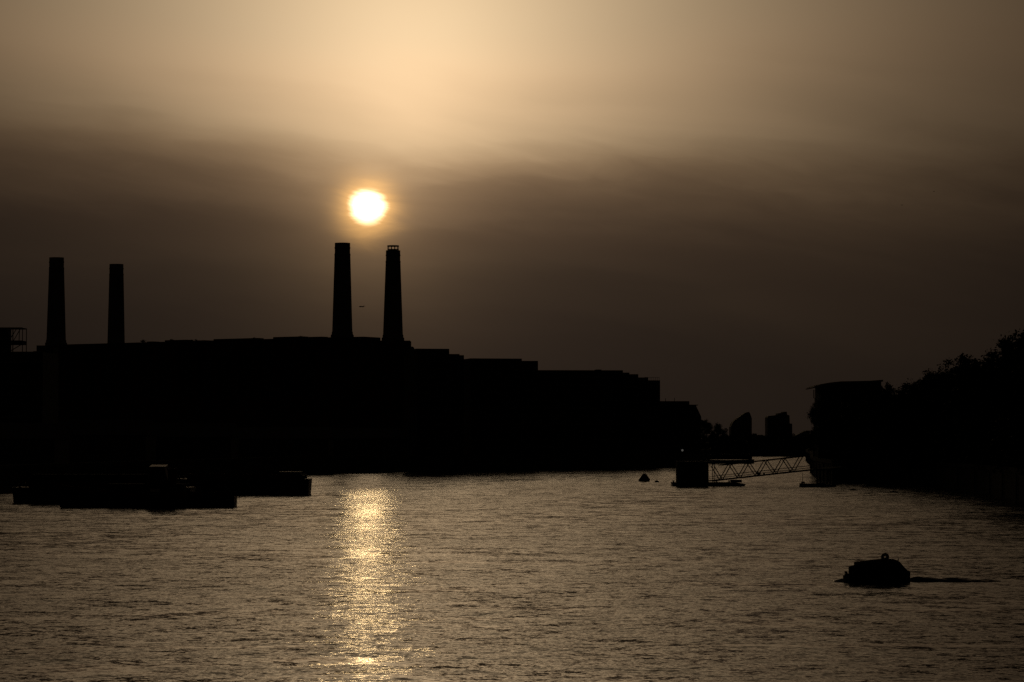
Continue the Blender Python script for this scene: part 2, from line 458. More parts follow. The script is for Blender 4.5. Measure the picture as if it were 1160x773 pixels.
MB().prism([(cw / 2, -13), (cw / 2 + 2.2, -13), (cw / 2 + 2.2, 13), (cw / 2, 13)], 0, [h - .3, h - 5, h - 5, h - .3]).build('sloped_wing', 'panel', tb)

# far left: flat block with a steel frame on its roof
tl, cw, h = block('office_block', 'flat dark block at the far left edge under the steel frame', 860, -70, 48, 398.5, 30, 0, 10)
fr = thing('steel_frame', 'open lattice steel frame on the roof at the far left edge', 'frame', (X_(2, 862), 862 + 2, Z_(398.5, 860)))
fw, fh, fd = X_(23.5, 862) - X_(2, 862), Z_(371.5, 862) - Z_(398.5, 860), 7.0
xs = [-fw * 1.1, -fw * .02, fw * .28, fw]
for x in (xs[0], xs[2], xs[3]):
    for y in (0, fd): MB().bar((x, y, 0), (x, y, fh), .17 if x != xs[3] else .13).build('post', 'steel', fr)
for z in (fh * .34, fh * .46, fh):
    for y in (0, fd): MB().bar((xs[0], y, z), (xs[3], y, z), .2 if z == fh else .16).build('beam', 'steel', fr)
    for x in (xs[0], xs[3]): MB().bar((x, 0, z), (x, fd, z), .14).build('beam', 'steel', fr)
MB().box(xs[0], xs[3], .2, fd - .2, fh * .36, fh * .44).build('deck', 'steel', fr)
MB().box(xs[0] - 3, xs[2] - .4, .5, fd - .5, 0, fh - .15).build('plant_box', 'panel', fr)
for a, b in (((xs[2], 0, fh * .46), (xs[2] + (xs[3] - xs[2]) * .6, 0, fh)), ((xs[2] + (xs[3] - xs[2]) * .75, 0, fh * .46), (xs[2] + (xs[3] - xs[2]) * .78, 0, fh)),
             ((xs[2], fd, fh * .46), (xs[2] + (xs[3] - xs[2]) * .55, fd, fh)), ((xs[2], 0, 0), (xs[3], 0, fh * .34))):
    MB().bar(a, b, .13).build('brace', 'steel', fr)
block('brick_building', 'small dark block between the leftmost chimney and the flat block', 1300, 49.5, 58, 393, 14, 0, 9, balc=False, wall='brick')

def shed(label, Y, px0, px1, z_eave, z_ridge, depth=24):
    x0, x1 = X_(px0, Y), X_(px1, Y)
    t = thing('riverside_shed', label, 'shed', ((x0 + x1) / 2, Y + depth / 2, QZ), group='low sheds along the left quay')
    w = x1 - x0
    MB().box(-w / 2, w / 2, -depth / 2, depth / 2, 0, z_eave - QZ).build('wall', 'panel', t)
    ze, zr = z_eave - QZ, z_ridge - QZ
    MB().add([(-w / 2 - .3, -depth / 2 - .5, ze), (w / 2 + .3, -depth / 2 - .5, ze), (w / 2 + .3, 0, zr), (-w / 2 - .3, 0, zr), (-w / 2 - .3, depth / 2 + .5, ze), (w / 2 + .3, depth / 2 + .5, ze)],
             [(0, 1, 2, 3), (3, 2, 5, 4), (0, 3, 4), (1, 5, 2), (0, 4, 5, 1)]).build('roof', 'roof', t)
    n = max(2, int(w / 7))
    for i in range(n):
        cx = -w / 2 + w * (i + .5) / n
        MB().box(cx - 1.4, cx + 1.4, -depth / 2 - .08, -depth / 2 + .02, .1, 3.6).build('loading_door', 'steel', t)
for i, (lab, Y, a, b, e, r) in enumerate([
        ('low pitched shed on the quay behind the left end of the barges', 720, -30, 62, 12, 16),
        ('low pitched shed on the quay behind the tug', 820, 62, 165, 13, 17.5),
        ('low pitched shed on the quay above the middle of the long barge', 900, 165, 262, 12.5, 17),
        ('low pitched shed on the quay just left of the glitter path', 985, 262, 372, 12, 16),
        ('low pitched shed on the quay straight behind the glitter path', 1065, 372, 462, 12, 16)]):
    shed(lab, Y, a, b, e, r)

# far towers
def far_tower(label, Y, px0, px1, tops, depth=18):
    x0, x1 = X_(px0, Y), X_(px1, Y)
    t = thing('tower_block', label, 'tower', ((x0 + x1) / 2, Y, 4.0)); w = x1 - x0
    pts = [(X_(p, Y) - (x0 + x1) / 2, Z_(y, Y) - 4.0) for p, y in tops]
    n = len(pts)
    prof = [(pts[0][0], 0)] + pts + [(pts[-1][0], 0)]
    m = len(prof)
    MB().add([(x, -depth / 2, z) for x, z in prof] + [(x, depth / 2, z) for x, z in prof],
             [tuple(range(m)), tuple(range(m, 2 * m))[::-1]] + [(i, i + m, (i + 1) % m + m, (i + 1) % m) for i in range(m)]).build('wall', 'panel', t)
    hmin = min(z for _, z in pts)
    ns = max(3, int(hmin / 3.2))
    for s in range(ns):
        MB().box(pts[0][0] + .8, pts[-1][0] - .8, -depth / 2 - .08, -depth / 2 - .003, s * hmin / ns + .8, (s + 1) * hmin / ns - .5).build('window', 'glass', t)
    return t
far_tower('distant tower with slanting curved roof above the pier', 2250, 827, 850.5,
          [(827, 484), (829, 479), (832, 475.5), (836, 473), (840, 470), (844, 467.6), (847.5, 467), (848.5, 468.5), (850.5, 474)], 20)
tt = far_tower('distant square tower block with stepped rooftop right of the slanted one', 2350, 868, 896,
          [(868, 473), (869, 471.5), (880, 470.5), (880.2, 468.5), (886, 468), (886.2, 466.8), (890, 466.8), (890.2, 470), (893, 471), (893.2, 480), (896, 480.2)], 22)
far_tower('distant low roof with sloping line at the foot of the right trees', 2050, 898, 916,
          [(898, 494.5), (904, 492), (912, 488), (916, 488)], 14)
far_tower('distant low houses between the two far towers', 2150, 846, 872, [(846, 494.5), (853, 494), (862, 492.5), (865, 494), (872, 494)], 16)

# right bank: apartment house with curved oversailing roof
Yh = 905
xh0, xh1 = X_(927.5, Yh), X_(1000, Yh)
hz = Z_(441, Yh) - QZ
hh = thing('apartment_house', 'apartment house with thin curved oversailing roof behind the right trees', 'building', ((xh0 + xh1) / 2, Yh + 9, QZ))
hw = (xh1 - xh0) / 2
MB().box(-hw + .6, hw, -9, 9, 0, hz - 2.6).build('wall', 'panel', hh)

for x in (-hw + .35,):
    for y in (-8.5, 8.5): MB().bar((x, y, hz - 2.6), (x, y, hz + .1), .16).build('roof_post', 'steel', hh)
prof = [(920, 439.6), (923, 437.6), (930, 435.4), (940, 433.6), (952, 432.3), (968, 432), (985, 431.6), (1000, 430.5)]
lo = [(X_(p, Yh) - (xh0 + xh1) / 2, Z_(y, Yh) - QZ) for p, y in prof]
rr = MB(); m = len(lo); ring = lo + [(x, z - .55 if i else z - .25) for i, (x, z) in reversed(list(enumerate(lo)))]
rr.add([(x, -10.5, z) for x, z in ring] + [(x, 10.5, z) for x, z in ring],
       [(i, i + 1, 2 * m - 2 - i, 2 * m - 1 - i) for i in range(m - 1)] + [(2 * m + i, 2 * m + 2 * m - 1 - i, 2 * m + 2 * m - 2 - i, 2 * m + i + 1) for i in range(m - 1)] +
       [(i, i + 2 * m, (i + 1) % (2 * m) + 2 * m, (i + 1) % (2 * m)) for i in range(2 * m)])
rr.build('curved_roof', 'slab', hh)
pp = [(x, z - .56) for x, z in lo if x > -hw + .4] + [(hw - .3, lo[-1][1] - .56)]
pp = [(pp[0][0], hz - 2.615)] + pp + [(hw - .3, hz - 2.615)]
MB().add([(x, -8.2, z) for x, z in pp] + [(x, 8.2, z) for x, z in pp],
         [tuple(range(len(pp))), tuple(range(len(pp), 2 * len(pp)))[::-1]] + [(i, i + len(pp), (i + 1) % len(pp) + len(pp), (i + 1) % len(pp)) for i in range(len(pp))]).build('penthouse', 'panel', hh)
for s in range(8):
    z = s * (hz - 2.6) / 8
    MB().box(-hw + 1.2, hw - .5, -9.06, -8.98, z + .9, z + 2.6).build('window', 'glass', hh)
    if s: MB().box(-hw + .9, hw - .3, -10.2, -9.002, z - .1, z + .12).build('balcony', 'slab', hh)
block('apartment_house', 'dark flats half hidden by the tallest trees at the right edge', 720, 1085, 1210, 425, 20, 0, 7)
block('apartment_house', 'dark flats behind the trees right of the curved roof', 830, 1003, 1082, 447, 20, 0, 7)

# ------------------------------------------------------------------ trees
def tree_meshes(seed, h=24.0, rw=7.5, clumps=95, leaves=75, trunk_h=7.0):
    r = random.Random(seed)
    tk = MB(); limbs = []
    tk.bar((0, 0, 0), (0.1, 0, trunk_h * .5), .75, .6, 8); tk.bar((.1, 0, trunk_h * .5), (0, .2, trunk_h), .6, .5, 8)
    cl = []
    lobes = []
    for i in range(9):
        a = r.uniform(0, 6.283); rad = rw * r.uniform(.15, .72); z = r.uniform(trunk_h * .9, h * .86)
        lobes.append(Vector((rad * math.cos(a), rad * math.sin(a), z)))
    lobes.append(Vector((r.uniform(-1, 1), r.uniform(-1, 1), h * .84)))
    for L in lobes:
        mid = Vector((L.x * .45, L.y * .45, trunk_h + (L.z - trunk_h) * .45))
        tk.bar((0, 0, trunk_h - .6), mid, .33, .22, 6); tk.bar(mid, L, .22, .08, 6)
        for k in range(3):
            e = L + Vector((r.uniform(-2.4, 2.4), r.uniform(-2.4, 2.4), r.uniform(-.5, 2.6))); tk.bar(L, e, .08, .03, 4)
    for i in range(clumps):
        L = r.choice(lobes); s = Vector((r.gauss(0, 1), r.gauss(0, 1), r.gauss(0, .8)))
        s = s.normalized() * r.uniform(.6, 1.0) * rw * r.uniform(.28, .48)
        c = L + s
        if c.z > h: c.z = h - r.uniform(0, 1)
        if c.z < trunk_h * .45: c.z = trunk_h * .5 + r.random() * 2
        cl.append((c, r.uniform(.8, 1.7)))
    lf = MB()
    for c, cr in cl:
        for k in range(leaves):
            d = Vector((r.gauss(0, 1), r.gauss(0, 1), r.gauss(0, .75)))
            p = c + d * cr * .55
            a = Vector((r.gauss(0, 1), r.gauss(0, 1), r.gauss(0, 1))).normalized(); b = a.orthogonal().normalized()
            s = r.uniform(.16, .34)
            lf.add([p - a * s * 1.3, p - b * s * .7, p + a * s * 1.3, p + b * s * .7], [(0, 1, 2, 3)])
    return tk, lf
def mesh_of(mb, name, m):
    me = mb.mesh(name); me.materials.append(M[m]); return me
VAR = []
for s in range(5):
    tk, lf = tree_meshes(40 + s, h=24 + (s % 3), rw=7.2 + .5 * (s % 2))
    VAR.append((mesh_of(tk, 'trunk', 'bark'), mesh_of(lf, 'crown', 'leaf'), 24 + (s % 3)))
def tree(label, loc, height, v, rz, group, wide=1.0, name='plane_tree'):
    t = thing(name, label, 'tree', loc, rz, group)
    s = height / VAR[v][2]; t.scale = (s * wide, s * wide, s)
    link_mesh('trunk', VAR[v][0], t); link_mesh('crown', VAR[v][1], t)
    return t

# front row on the right embankment: pixel column of the crown, distance, pixel row of the crown's top
front = [(1180, 580, 366), (1148, 622, 374), (1130, 645, 377), (1104, 692, 396), (1076, 732, 404), (1056, 752, 418), (1034, 775, 428),
         (1016, 788, 436), (998, 803, 442), (982, 818, 450), (966, 832, 456), (952, 852, 456), (944, 872, 452), (941, 925, 459), (938, 1010, 478)]
ordn = ['first', 'second', 'third', 'fourth', 'fifth', 'sixth', 'seventh', 'eighth', 'ninth', 'tenth', 'eleventh', 'twelfth', 'thirteenth', 'fourteenth', 'fifteenth']
for i, (px, Y, py) in enumerate(front):
    x = X_(px, Y); z = Z_(py, Y)
    tree('leafy riverside tree, %s from the right edge along the embankment' % ordn[i], (x, Y, QZ), (z - QZ) * 1.0, i % 5, i * 1.7, 'trees along the right embankment', 1.0)
for i, (px, Y, py) in enumerate([(1160, 640, 388), (1112, 715, 404), (1066, 768, 424), (1024, 805, 441), (1044, 790, 434), (988, 835, 455), (968, 862, 465), (1138, 670, 392)]):
    x = X_(px, Y) + 3; z = Z_(py, Y)
    tree('leafy tree standing behind the embankment row, %s of the back row from the curved-roof house' % ['eighth', 'sixth', 'fifth', 'third', 'fourth', 'second', 'first', 'seventh'][i],
         (x, Y + 8, QZ), z - QZ, (i + 2) % 5, i * 2.3 + 1, 'trees behind the right embankment row')
tree('slim leafy tree at the left end of the right bank, overhanging the landing stage', (X_(928, 880), 880, QZ), Z_(448, 880) - QZ, 1, .4, None, .74)
tree('slim leafy tree rising at the right end of the curved roof', (X_(1001, 805), 805, QZ), Z_(429.5, 805) - QZ, 3, 2.4, None, .6)
tree('low leafy tree between the landing stage and the curved-roof house', (X_(930, 862), 862, QZ), Z_(470, 862) - QZ, 2, 1.2, None, .95)
tree('narrow leafy tree overlapping the left corner of the curved-roof house', (X_(922, 962), 962, QZ), Z_(455, 962) - QZ, 4, 3.1, None, .62)
# dense low shrubs at the foot of the embankment trees
def shrub_meshes(seed, n=26, leaves=60):
    r = random.Random(seed); lf = MB(); st = MB()
    for i in range(n):
        a = r.uniform(0, 6.283); rad = r.uniform(0, 1.0); c = Vector((rad * math.cos(a) * 1.3, rad * math.sin(a) * 1.3, r.uniform(.3, 1.7) * (1.15 - .4 * rad)))
        st.bar((0, 0, 0), c, .05, .015, 4)
        for k in range(leaves):
            p = c + Vector((r.gauss(0, 1), r.gauss(0, 1), r.gauss(0, .8))) * .24
            if p.z < 0: p.z = -p.z * .3
            q = Vector((r.gauss(0, 1), r.gauss(0, 1), r.gauss(0, 1))).normalized(); b = q.orthogonal().normalized(); s = r.uniform(.06, .13)
            lf.add([p - q * s, p - b * s * .6, p + q * s, p + b * s * .6], [(0, 1, 2, 3)])
    return mesh_of(st, 'stem', 'bark'), mesh_of(lf, 'foliage', 'leaf2')
SH = [shrub_meshes(5), shrub_meshes(6)]
def shrub(label, loc, s, v, rz, group, sz=None):
    t = thing('shrub', label, 'shrub', loc, rz, group); t.scale = (s, s, sz or s)
    link_mesh('stem', SH[v][0], t); link_mesh('foliage', SH[v][1], t)
for i in range(16):
    Y = 520 + i * 17; x = np.interp(Y, [p[1] for p in right_edge], [p[0] for p in right_edge]) + 3.5
    shrub('bushy dark shrub in the hedge row behind the right river wall', (x, Y, QZ), 3.6 + (i % 3) * .5, i % 2, i * 1.1, 'hedge shrubs along the right river wall')
# self-sown growth on the power station roof
for px, py, s, lab in [(161, 387.0, 1.5, 'small rounded bush on the power station roof near the second chimney'),
                       (193, 386.0, 1.4, 'small rounded bush on the power station roof, second right of the second chimney'),
                       (216, 386.5, .9, 'tiny pair of twigs growing on the power station parapet'),
                       (221, 386.2, 1.0, 'tiny upright bush beside the twigs on the power station parapet'),
                       (287, 382.6, 1.1, 'tiny upright bush in the middle of the power station parapet'),
                       (340, 381.5, 1.2, 'low bush on the power station roof left of the third chimney')]:
    Yp = np.interp(px, [63, 387], [1528, 1411]) - 4
    shrub(lab, (X_(px, Yp), Yp + 2, 62.2), s * .75, int(px) % 2, px, 'self-sown bushes on the power station roof', s * .5)
# left bank trees by the last block and on the far shore
for i, (px, Y, py, lab) in enumerate([(799, 1420, 474, 'rounded tree just right of the low overhanging-roof block'),
                                 (812, 1480, 478, 'dark tree between the low block and the slanted tower, nearer the block'),
                                 (821, 1600, 484, 'dark tree at the left foot of the slanted tower'),
                                 (806, 1400, 486, 'small dark tree behind the pier building'),
                                 (791, 1330, 482, 'small dark tree in front of the low overhanging-roof block')]):
    tree(lab, (X_(px, Y), Y, QZ), Z_(py, Y) - QZ, i % 5, i * 1.3, 'trees on the left bank by the bend', 1.0)
for i in range(22):
    px = 792 + i * 6.2; Y = 1950 + (i % 4) * 16
    tree('small dark tree in the far line closing the river bend', (X_(px, Y), Y, 4.6), 8.5 + (i * 37 % 7) * .5, i % 5, i * .9, 'far tree line at the river bend', 1.25)
for i in range(9):
    px = 735 + i * 11; Y = 1300 + i * 40
    tree('small dark tree in the quayside row beyond the last left block', (X_(px, Y) - 6, Y + 20, QZ), 9 + (i % 3), (i + 1) % 5, i * .7, 'quayside tree row on the left bank', 1.2)

# ------------------------------------------------------------------ boats
def hull(mb, stations):
    """stations: (x, half beam at deck, deck z, half beam at water, keel z)"""
    rings = []
    for x, b, zd, bw, zk in stations:
        rings.append([(x, -b, zd), (x, -bw, 0.05), (x, -bw * .5, zk), (x, bw * .5, zk), (x, bw, 0.05), (x, b, zd)])
    return mb.loft(rings)

def barge(label, Y, px0, px1, free, beam, rz=0, containers=0):
    x0, x1 = X_(px0, Y), X_(px1, Y); L = x1 - x0
    t = thing('barge', label, 'barge', ((x0 + x1) / 2, Y + beam / 2, 0), rz, 'barges moored off the left bank')
    hb = beam / 2
    hl = MB().loft([[(-L / 2, -hb, free), (-L / 2, hb, free), (-L / 2 + .3, hb, -.3), (-L / 2 + .3, -hb, -.3)],
               [(-L / 2 + 2.2, -hb, free), (-L / 2 + 2.2, hb, free), (-L / 2 + 2.2, hb, -1.2), (-L / 2 + 2.2, -hb, -1.2)],
               [(L / 2 - 2.2, -hb, free), (L / 2 - 2.2, hb, free), (L / 2 - 2.2, hb, -1.2), (L / 2 - 2.2, -hb, -1.2)],
               [(L / 2, -hb, free), (L / 2, hb, free), (L / 2 - .3, hb, -.3), (L / 2 - .3, -hb, -.3)]]).build('hull', 'paint', t)
    for s in (-1, 1):
        MB().box(-L / 2 + .1, L / 2 - .1, s * (hb + .002) - (.16 if s < 0 else 0), s * (hb + .002) + (.16 if s > 0 else 0), free - .55, free - .25).build('rubbing_strake', 'steel', hl)
        MB().box(-L / 2 + 3, L / 2 - 3, s * (hb - 1.0) - .12, s * (hb - 1.0) + .12, free + .003, free + 1.0).build('coaming', 'red', t)
    for s in (-1, 1):
        x = s * (L / 2 - 3)
        MB().box(x - .12, x + .12, -hb + 1.125, hb - 1.125, free + .003, free + .96).build('coaming', 'red', t)
        for y in (-hb + .8, hb - .8):
            MB().lathe([(.22, free + .002), (.2, free + .5), (.3, free + .55), (.3, free + .7)], 10, (s * (L / 2 - 1.3), y)).build('bollard', 'paint', t)
    n = containers
    for i in range(n):
        cx = -L / 2 + 3.4 + (L - 6.8) * (i + .5) / n
        MB().box(cx - 2.9, cx + 2.9, -2.3, 2.3, free + .005, free + 2.4).build('hatch_cover', 'tarp', t)
    return t
Yb = 533
barge('long dark barge moored at the left edge, lowest in the group', Yb, 14, 216, 2.9, 8.5, 0, 5)
barge('dark barge whose square end juts furthest right toward the glitter path', 612, 196, 350.5, 3.35, 9.0, 0, 0)
# raised end of that barge
stp = thing('deck_cabin', 'small stepped deck cabin on the right-hand barge', 'cabin', (X_(330, 615), 617, 3.36), group=None)
MB().box(-3, X_(344, 615) - X_(330, 615), -2.5, 2.5, 0, .95).build('cabin_wall', 'steel', stp)
MB().box(-2.7, X_(342, 615) - X_(330, 615) - .3, -2.3, 2.3, .953, 1.5).build('cabin_roof', 'paint', stp)

Yt = 503
tx0, tx1 = X_(66, Yt), X_(265, Yt); TL = tx1 - tx0
tug = thing('tug_boat', 'dark tug with pale wheelhouse roof lying in front of the barges', 'tug', ((tx0 + tx1) / 2, Yt + 3.6, 0))
st = []
for t_ in np.linspace(0, 1, 13):
    x = -TL / 2 + TL * t_
    b = 3.6 * (1 - max(0, .35 - t_) ** 2 * 5.0) * (1 - max(0, t_ - .86) ** 2 * 14)
    zd = 1.7 + 1.5 * max(0, .45 - t_) ** 1.5 * 3 + .25 * max(0, t_ - .7)
    st.append((x, max(b, .35), zd, max(b * .9, .25), -1.2))
hl = hull(MB(), st).build('hull', 'paint', tug)
for s in (-1, 1):
    bw = MB()
    bw.loft([[(x, s * b, zd + .002), (x, s * b, zd + .8), (x, s * (b - .12), zd + .8), (x, s * (b - .12), zd + .002)] for x, b, zd, _, _ in st])
    bw.build('bulwark', 'red', tug)
MB().box(-7.0, 6.5, -2.3, 2.3, 1.75, 4.0).build('deckhouse', 'tarp', tug)
wh = MB().loft([[(-3.4, -1.8, 4.003), (.6, -1.8, 4.003), (.6, 1.8, 4.003), (-3.4, 1.8, 4.003)], [(-2.4, -1.6, 6.9), (.1, -1.6, 6.9), (.1, 1.6, 6.9), (-2.4, 1.6, 6.9)]]).build('wheelhouse', 'paint', tug)
whx = X_(177, Yt) - (tx0 + tx1) / 2
wh.location.x = whx + 1.15
rf = MB().prism([(-2.6, -1.9), (.3, -1.9), (.3, 1.9), (-2.6, 1.9)], 6.903, [7.05, 7.05, 7.35, 7.35]).build('wheelhouse_roof', 'white', tug)
rf.location.x = whx + 1.15
for i in range(3):
    p = MB().box(-2.5 + i * .85, -1.85 + i * .85, -1.78, -1.66, 5.2, 6.4).build('window', 'glass', wh)
MB().lathe([(.75, 4.003), (.75, 6.2), (.85, 6.3), (.85, 6.7), (.6, 6.75)], 16, (4.2, 0)).build('funnel', 'red', tug)
MB().bar((whx + 1.9, 0, 7.2), (whx + 1.9, 0, 10.2), .09, .05).build('mast', 'steel', tug)
MB().bar((whx + 1.2, 0, 9.2), (whx + 2.6, 0, 9.2), .04).build('yard', 'steel', tug)
MB().box(whx - 1.1, whx + .5, -3.0, -2.35, 2.62, 3.1).build('life_raft_case', 'white', tug)
for i in range(7):
    x, b, zd, _, _ = st[2 + i]
    MB().torus((x, -b - .18, zd - .5), .42, .16, 'Y', 14, 6).build('tyre_fender', 'rubber', tug)

# covered boat in the right foreground
YB = 240.0
PXM = FPX / YB
bx = X_(993, YB)
boat = thing('covered_boat', 'small dark boat with rounded cabin and a ring on its roof, right foreground', 'boat', (bx, YB, 0))
def bl(px): return (px - 993) / PXM
def bz(py): return max(0.0, (660.2 - py) / PXM)
st = []
for px, b, py in [(954.5, .12, 653.5), (957.5, .5, 651.0), (962, .85, 650.5), (970, 1.05, 650), (985, 1.15, 650), (1000, 1.15, 650), (1015, 1.1, 649), (1024, .95, 648.2), (1028.5, .7, 648.0), (1029.5, .5, 649)]:
    st.append((bl(px), b, bz(py), b * .88, -.45))
hull(MB(), st).build('hull', 'paint', boat, True)
# rub rail
for s in (-1, 1):
    MB().loft([[(x, s * (b + .0), zd - .16), (x, s * (b + .06), zd - .14), (x, s * (b + .06), zd - .04), (x, s * b, zd - .02)] for x, b, zd, _, _ in st]).build('rub_rail', 'rubber', boat)
def dome(mb, secs, n=10, base=.55):
    rings = []
    for x, hb_, zt_ in secs:
        ring = []
        for i in range(n + 1):
            a = math.pi * i / n; ca, sa = math.cos(a), math.sin(a)
            ring.append((x, -hb_ * math.copysign(abs(ca) ** .45, ca), base + (zt_ - base) * sa ** .35))
        rings.append(ring)
    return mb.loft(rings)
cabin = dome(MB(), [(bl(968), .92, bz(638.2)), (bl(975), .95, bz(637.2)), (bl(985), .98, bz(635.8)), (bl(996), .98, bz(634.6)), (bl(1007), .97, bz(634.4)), (bl(1012), .95, bz(634.9)),
                 (bl(1017), .92, bz(636.8)), (bl(1020), .88, bz(640)), (bl(1023), .84, bz(643.5)), (bl(1026), .78, bz(646.8)), (bl(1027.5), .7, bz(648))]).build('cabin', 'tarp', boat, True)
dome(MB(), [(bl(961.5), .62, bz(643.2)), (bl(964), .74, bz(642.4)), (bl(968.2), .84, bz(641.6))]).build('foredeck_hood', 'tarp', boat, True)
for px in (974, 985, 996, 1007):
    p = MB().box(bl(px), bl(px + 8), -1.0, -.9, bz(645.5), bz(640.2)).build('window', 'glass', cabin)
MB().torus((bl(1002), 0, bz(632.6)), .215, .135, 'Y', 22, 8).build('roof_ring', 'yellow', boat, True)
MB().box(bl(998.4), bl(1005.8), -.16, .16, bz(635.4), bz(633.4)).build('ring_mount', 'paint', boat)
MB().bar((bl(1016.5), 0, bz(637.6)), (bl(1017.2), 0, bz(633.8)), .05, .03).build('stub_aerial', 'steel', boat)
MB().box(bl(956.5), bl(959), -.3, .3, bz(652), bz(648.6)).build('stem_post', 'paint', boat)

# wake of the foreground boat: low rolling ridges of water
def wake(label, x0, x1, y, rows, amp, spread, name='wake'):
    mb = MB(); nx, ny = 140, 26
    xs = np.linspace(x0, x1, nx); vs_ = []
    for j in range(ny):
        v = j / (ny - 1) * 2 - 1
        for i, x in enumerate(xs):
            t = i / (nx - 1); half = spread * (.35 + .65 * t)
            env = math.sin(math.pi * min(1, t * 6 + .04) / 2) * (1 - t) ** .4 * (1 - v * v)
            z = amp * env * (.84 + .16 * math.sin(v * rows * math.pi + 1.3 * math.sin(x * 1.9) + .7 * math.sin(x * 4.3 + v * 3)))
            vs_.append((x, y + v * half + .25 * math.sin(x * .8), .004 + max(0, z)))
    mb.add(vs_, [(j * nx + i, j * nx + i + 1, (j + 1) * nx + i + 1, (j + 1) * nx + i) for j in range(ny - 1) for i in range(nx - 1)])
    return tag(mb.build(name, 'water', None, True), label, 'wake', kind='stuff')
wake('dark rolling wake trailing right from the foreground boat', bx + bl(1024), bx + bl(1134), YB + .2, 1, .44, 1.0)
wake('short bow wave at the left end of the foreground boat', bx + bl(962), bx + bl(943), YB - .3, 1, .34, .8, 'bow_wave')

# mooring buoy with small float
Ym = 800
bu = thing('mooring_buoy', 'dark peaked mooring buoy floating left of the pier', 'buoy', (X_(730, Ym), Ym, 0))
MB().lathe([(1.25, -.6), (1.5, .1), (1.5, .75), (1.25, 1.0), (.75, 1.75), (.42, 2.1), (.25, 2.2)], 18).build('float_body', 'red', bu, True)
MB().torus((0, 0, 2.35), .22, .07, 'Y', 14, 6).build('mooring_ring', 'steel', bu)
MB().box(-1.65, -.8, -.5, .5, .1, .55).build('fender_block', 'rubber', bu)
fl = thing('float', 'tiny dark float bobbing just right of the mooring buoy', 'float', (X_(744, Ym - 15), Ym - 15, 0))
MB().lathe([(.3, -.3), (.62, -.05), (.62, .2), (.35, .42), (.1, .48)], 14).build('float_body', 'rubber', fl, True)
MB().torus((0, 0, .55), .12, .04, 'Y', 12, 5).build('lifting_eye', 'steel', fl)

# ------------------------------------------------------------------ floating pier and gangway
Yp = 720
p0, p1 = X_(761.5, Yp), X_(845, Yp)
pon = thing('pontoon', 'floating landing pontoon carrying the pier building', 'pontoon', ((p0 + p1) / 2, Yp + 4, 0))
PL = (p1 - p0) / 2
dk = MB().loft([[(-PL, -4, .95), (-PL, 4, .95), (-PL + .3, 4, -.5), (-PL + .3, -4, -.5)], [(PL - 2.5, -4, .95), (PL - 2.5, 4, .95), (PL - 2.5, 4, -.5), (PL - 2.5, -4, -.5)],
           [(PL, -3.4, .5), (PL, 3.4, .5), (PL - .6, 3.4, -.5), (PL - .6, -3.4, -.5)]]).build('deck', 'paint', pon)
MB().box(-PL + .3, PL - 2.7, -4.2, -4.002, .35, .75).build('fender_strip', 'rubber', pon)
for i, px in enumerate((763, 812, 826, 838)):
    MB().lathe([(.2, .96), (.18, 1.25), (.28, 1.3), (.28, 1.45)], 10, (X_(px, Yp) - (p0 + p1) / 2, -3.3)).build('bollard', 'paint', pon)
MB().box(X_(829, Yp) - (p0 + p1) / 2, X_(841, Yp) - (p0 + p1) / 2, -2, 1.5, .9, 1.55).build('deck_locker', 'tarp', pon)
ph0, ph1 = X_(767.3, Yp), X_(803, Yp)
ph = thing('pier_building', 'square dark pier building standing on the pontoon', 'building', ((ph0 + ph1) / 2, Yp + 4, .955))
pw = (ph1 - ph0) / 2; phh = Z_(524, Yp) - .955
MB().box(-pw, pw, -3, 3, 0, phh).build('wall', 'panel', ph)
MB().box(-pw - .004, pw + 1.6, -3.3, 3.3, phh + .003, phh + .28).build('roof', 'panel', ph)
for i in range(4):
    MB().box(-pw + .5 + i * 1.9, -pw + 2.0 + i * 1.9, -3.06, -2.98, 1.1, 2.6).build('window', 'glass', ph)
MB().box(pw - 1.3, pw - .3, -3.05, -2.98, .05, 2.2).build('door', 'steel', ph)
for y in (-3, 3): MB().bar((pw + 1.4, y, 0), (pw + 1.4, y, phh), .09).build('canopy_post', 'steel', ph)
lp = thing('pier_lamp', 'small lamp on a thin pole above the pier building', 'lamp', (X_(773.5, Yp), Yp + 2, .955 + phh + .29))
lz = Z_(510.5, Yp) - (.955 + phh + .29)
MB().bar((0, 0, 0), (0, 0, lz - .2), .07, .05).build('pole', 'steel', lp)
MB().lathe([(.1, lz - .22), (.26, lz - .1), (.26, lz + .18), (.1, lz + .3)], 12).build('lamp_globe', 'lamp', lp, True)

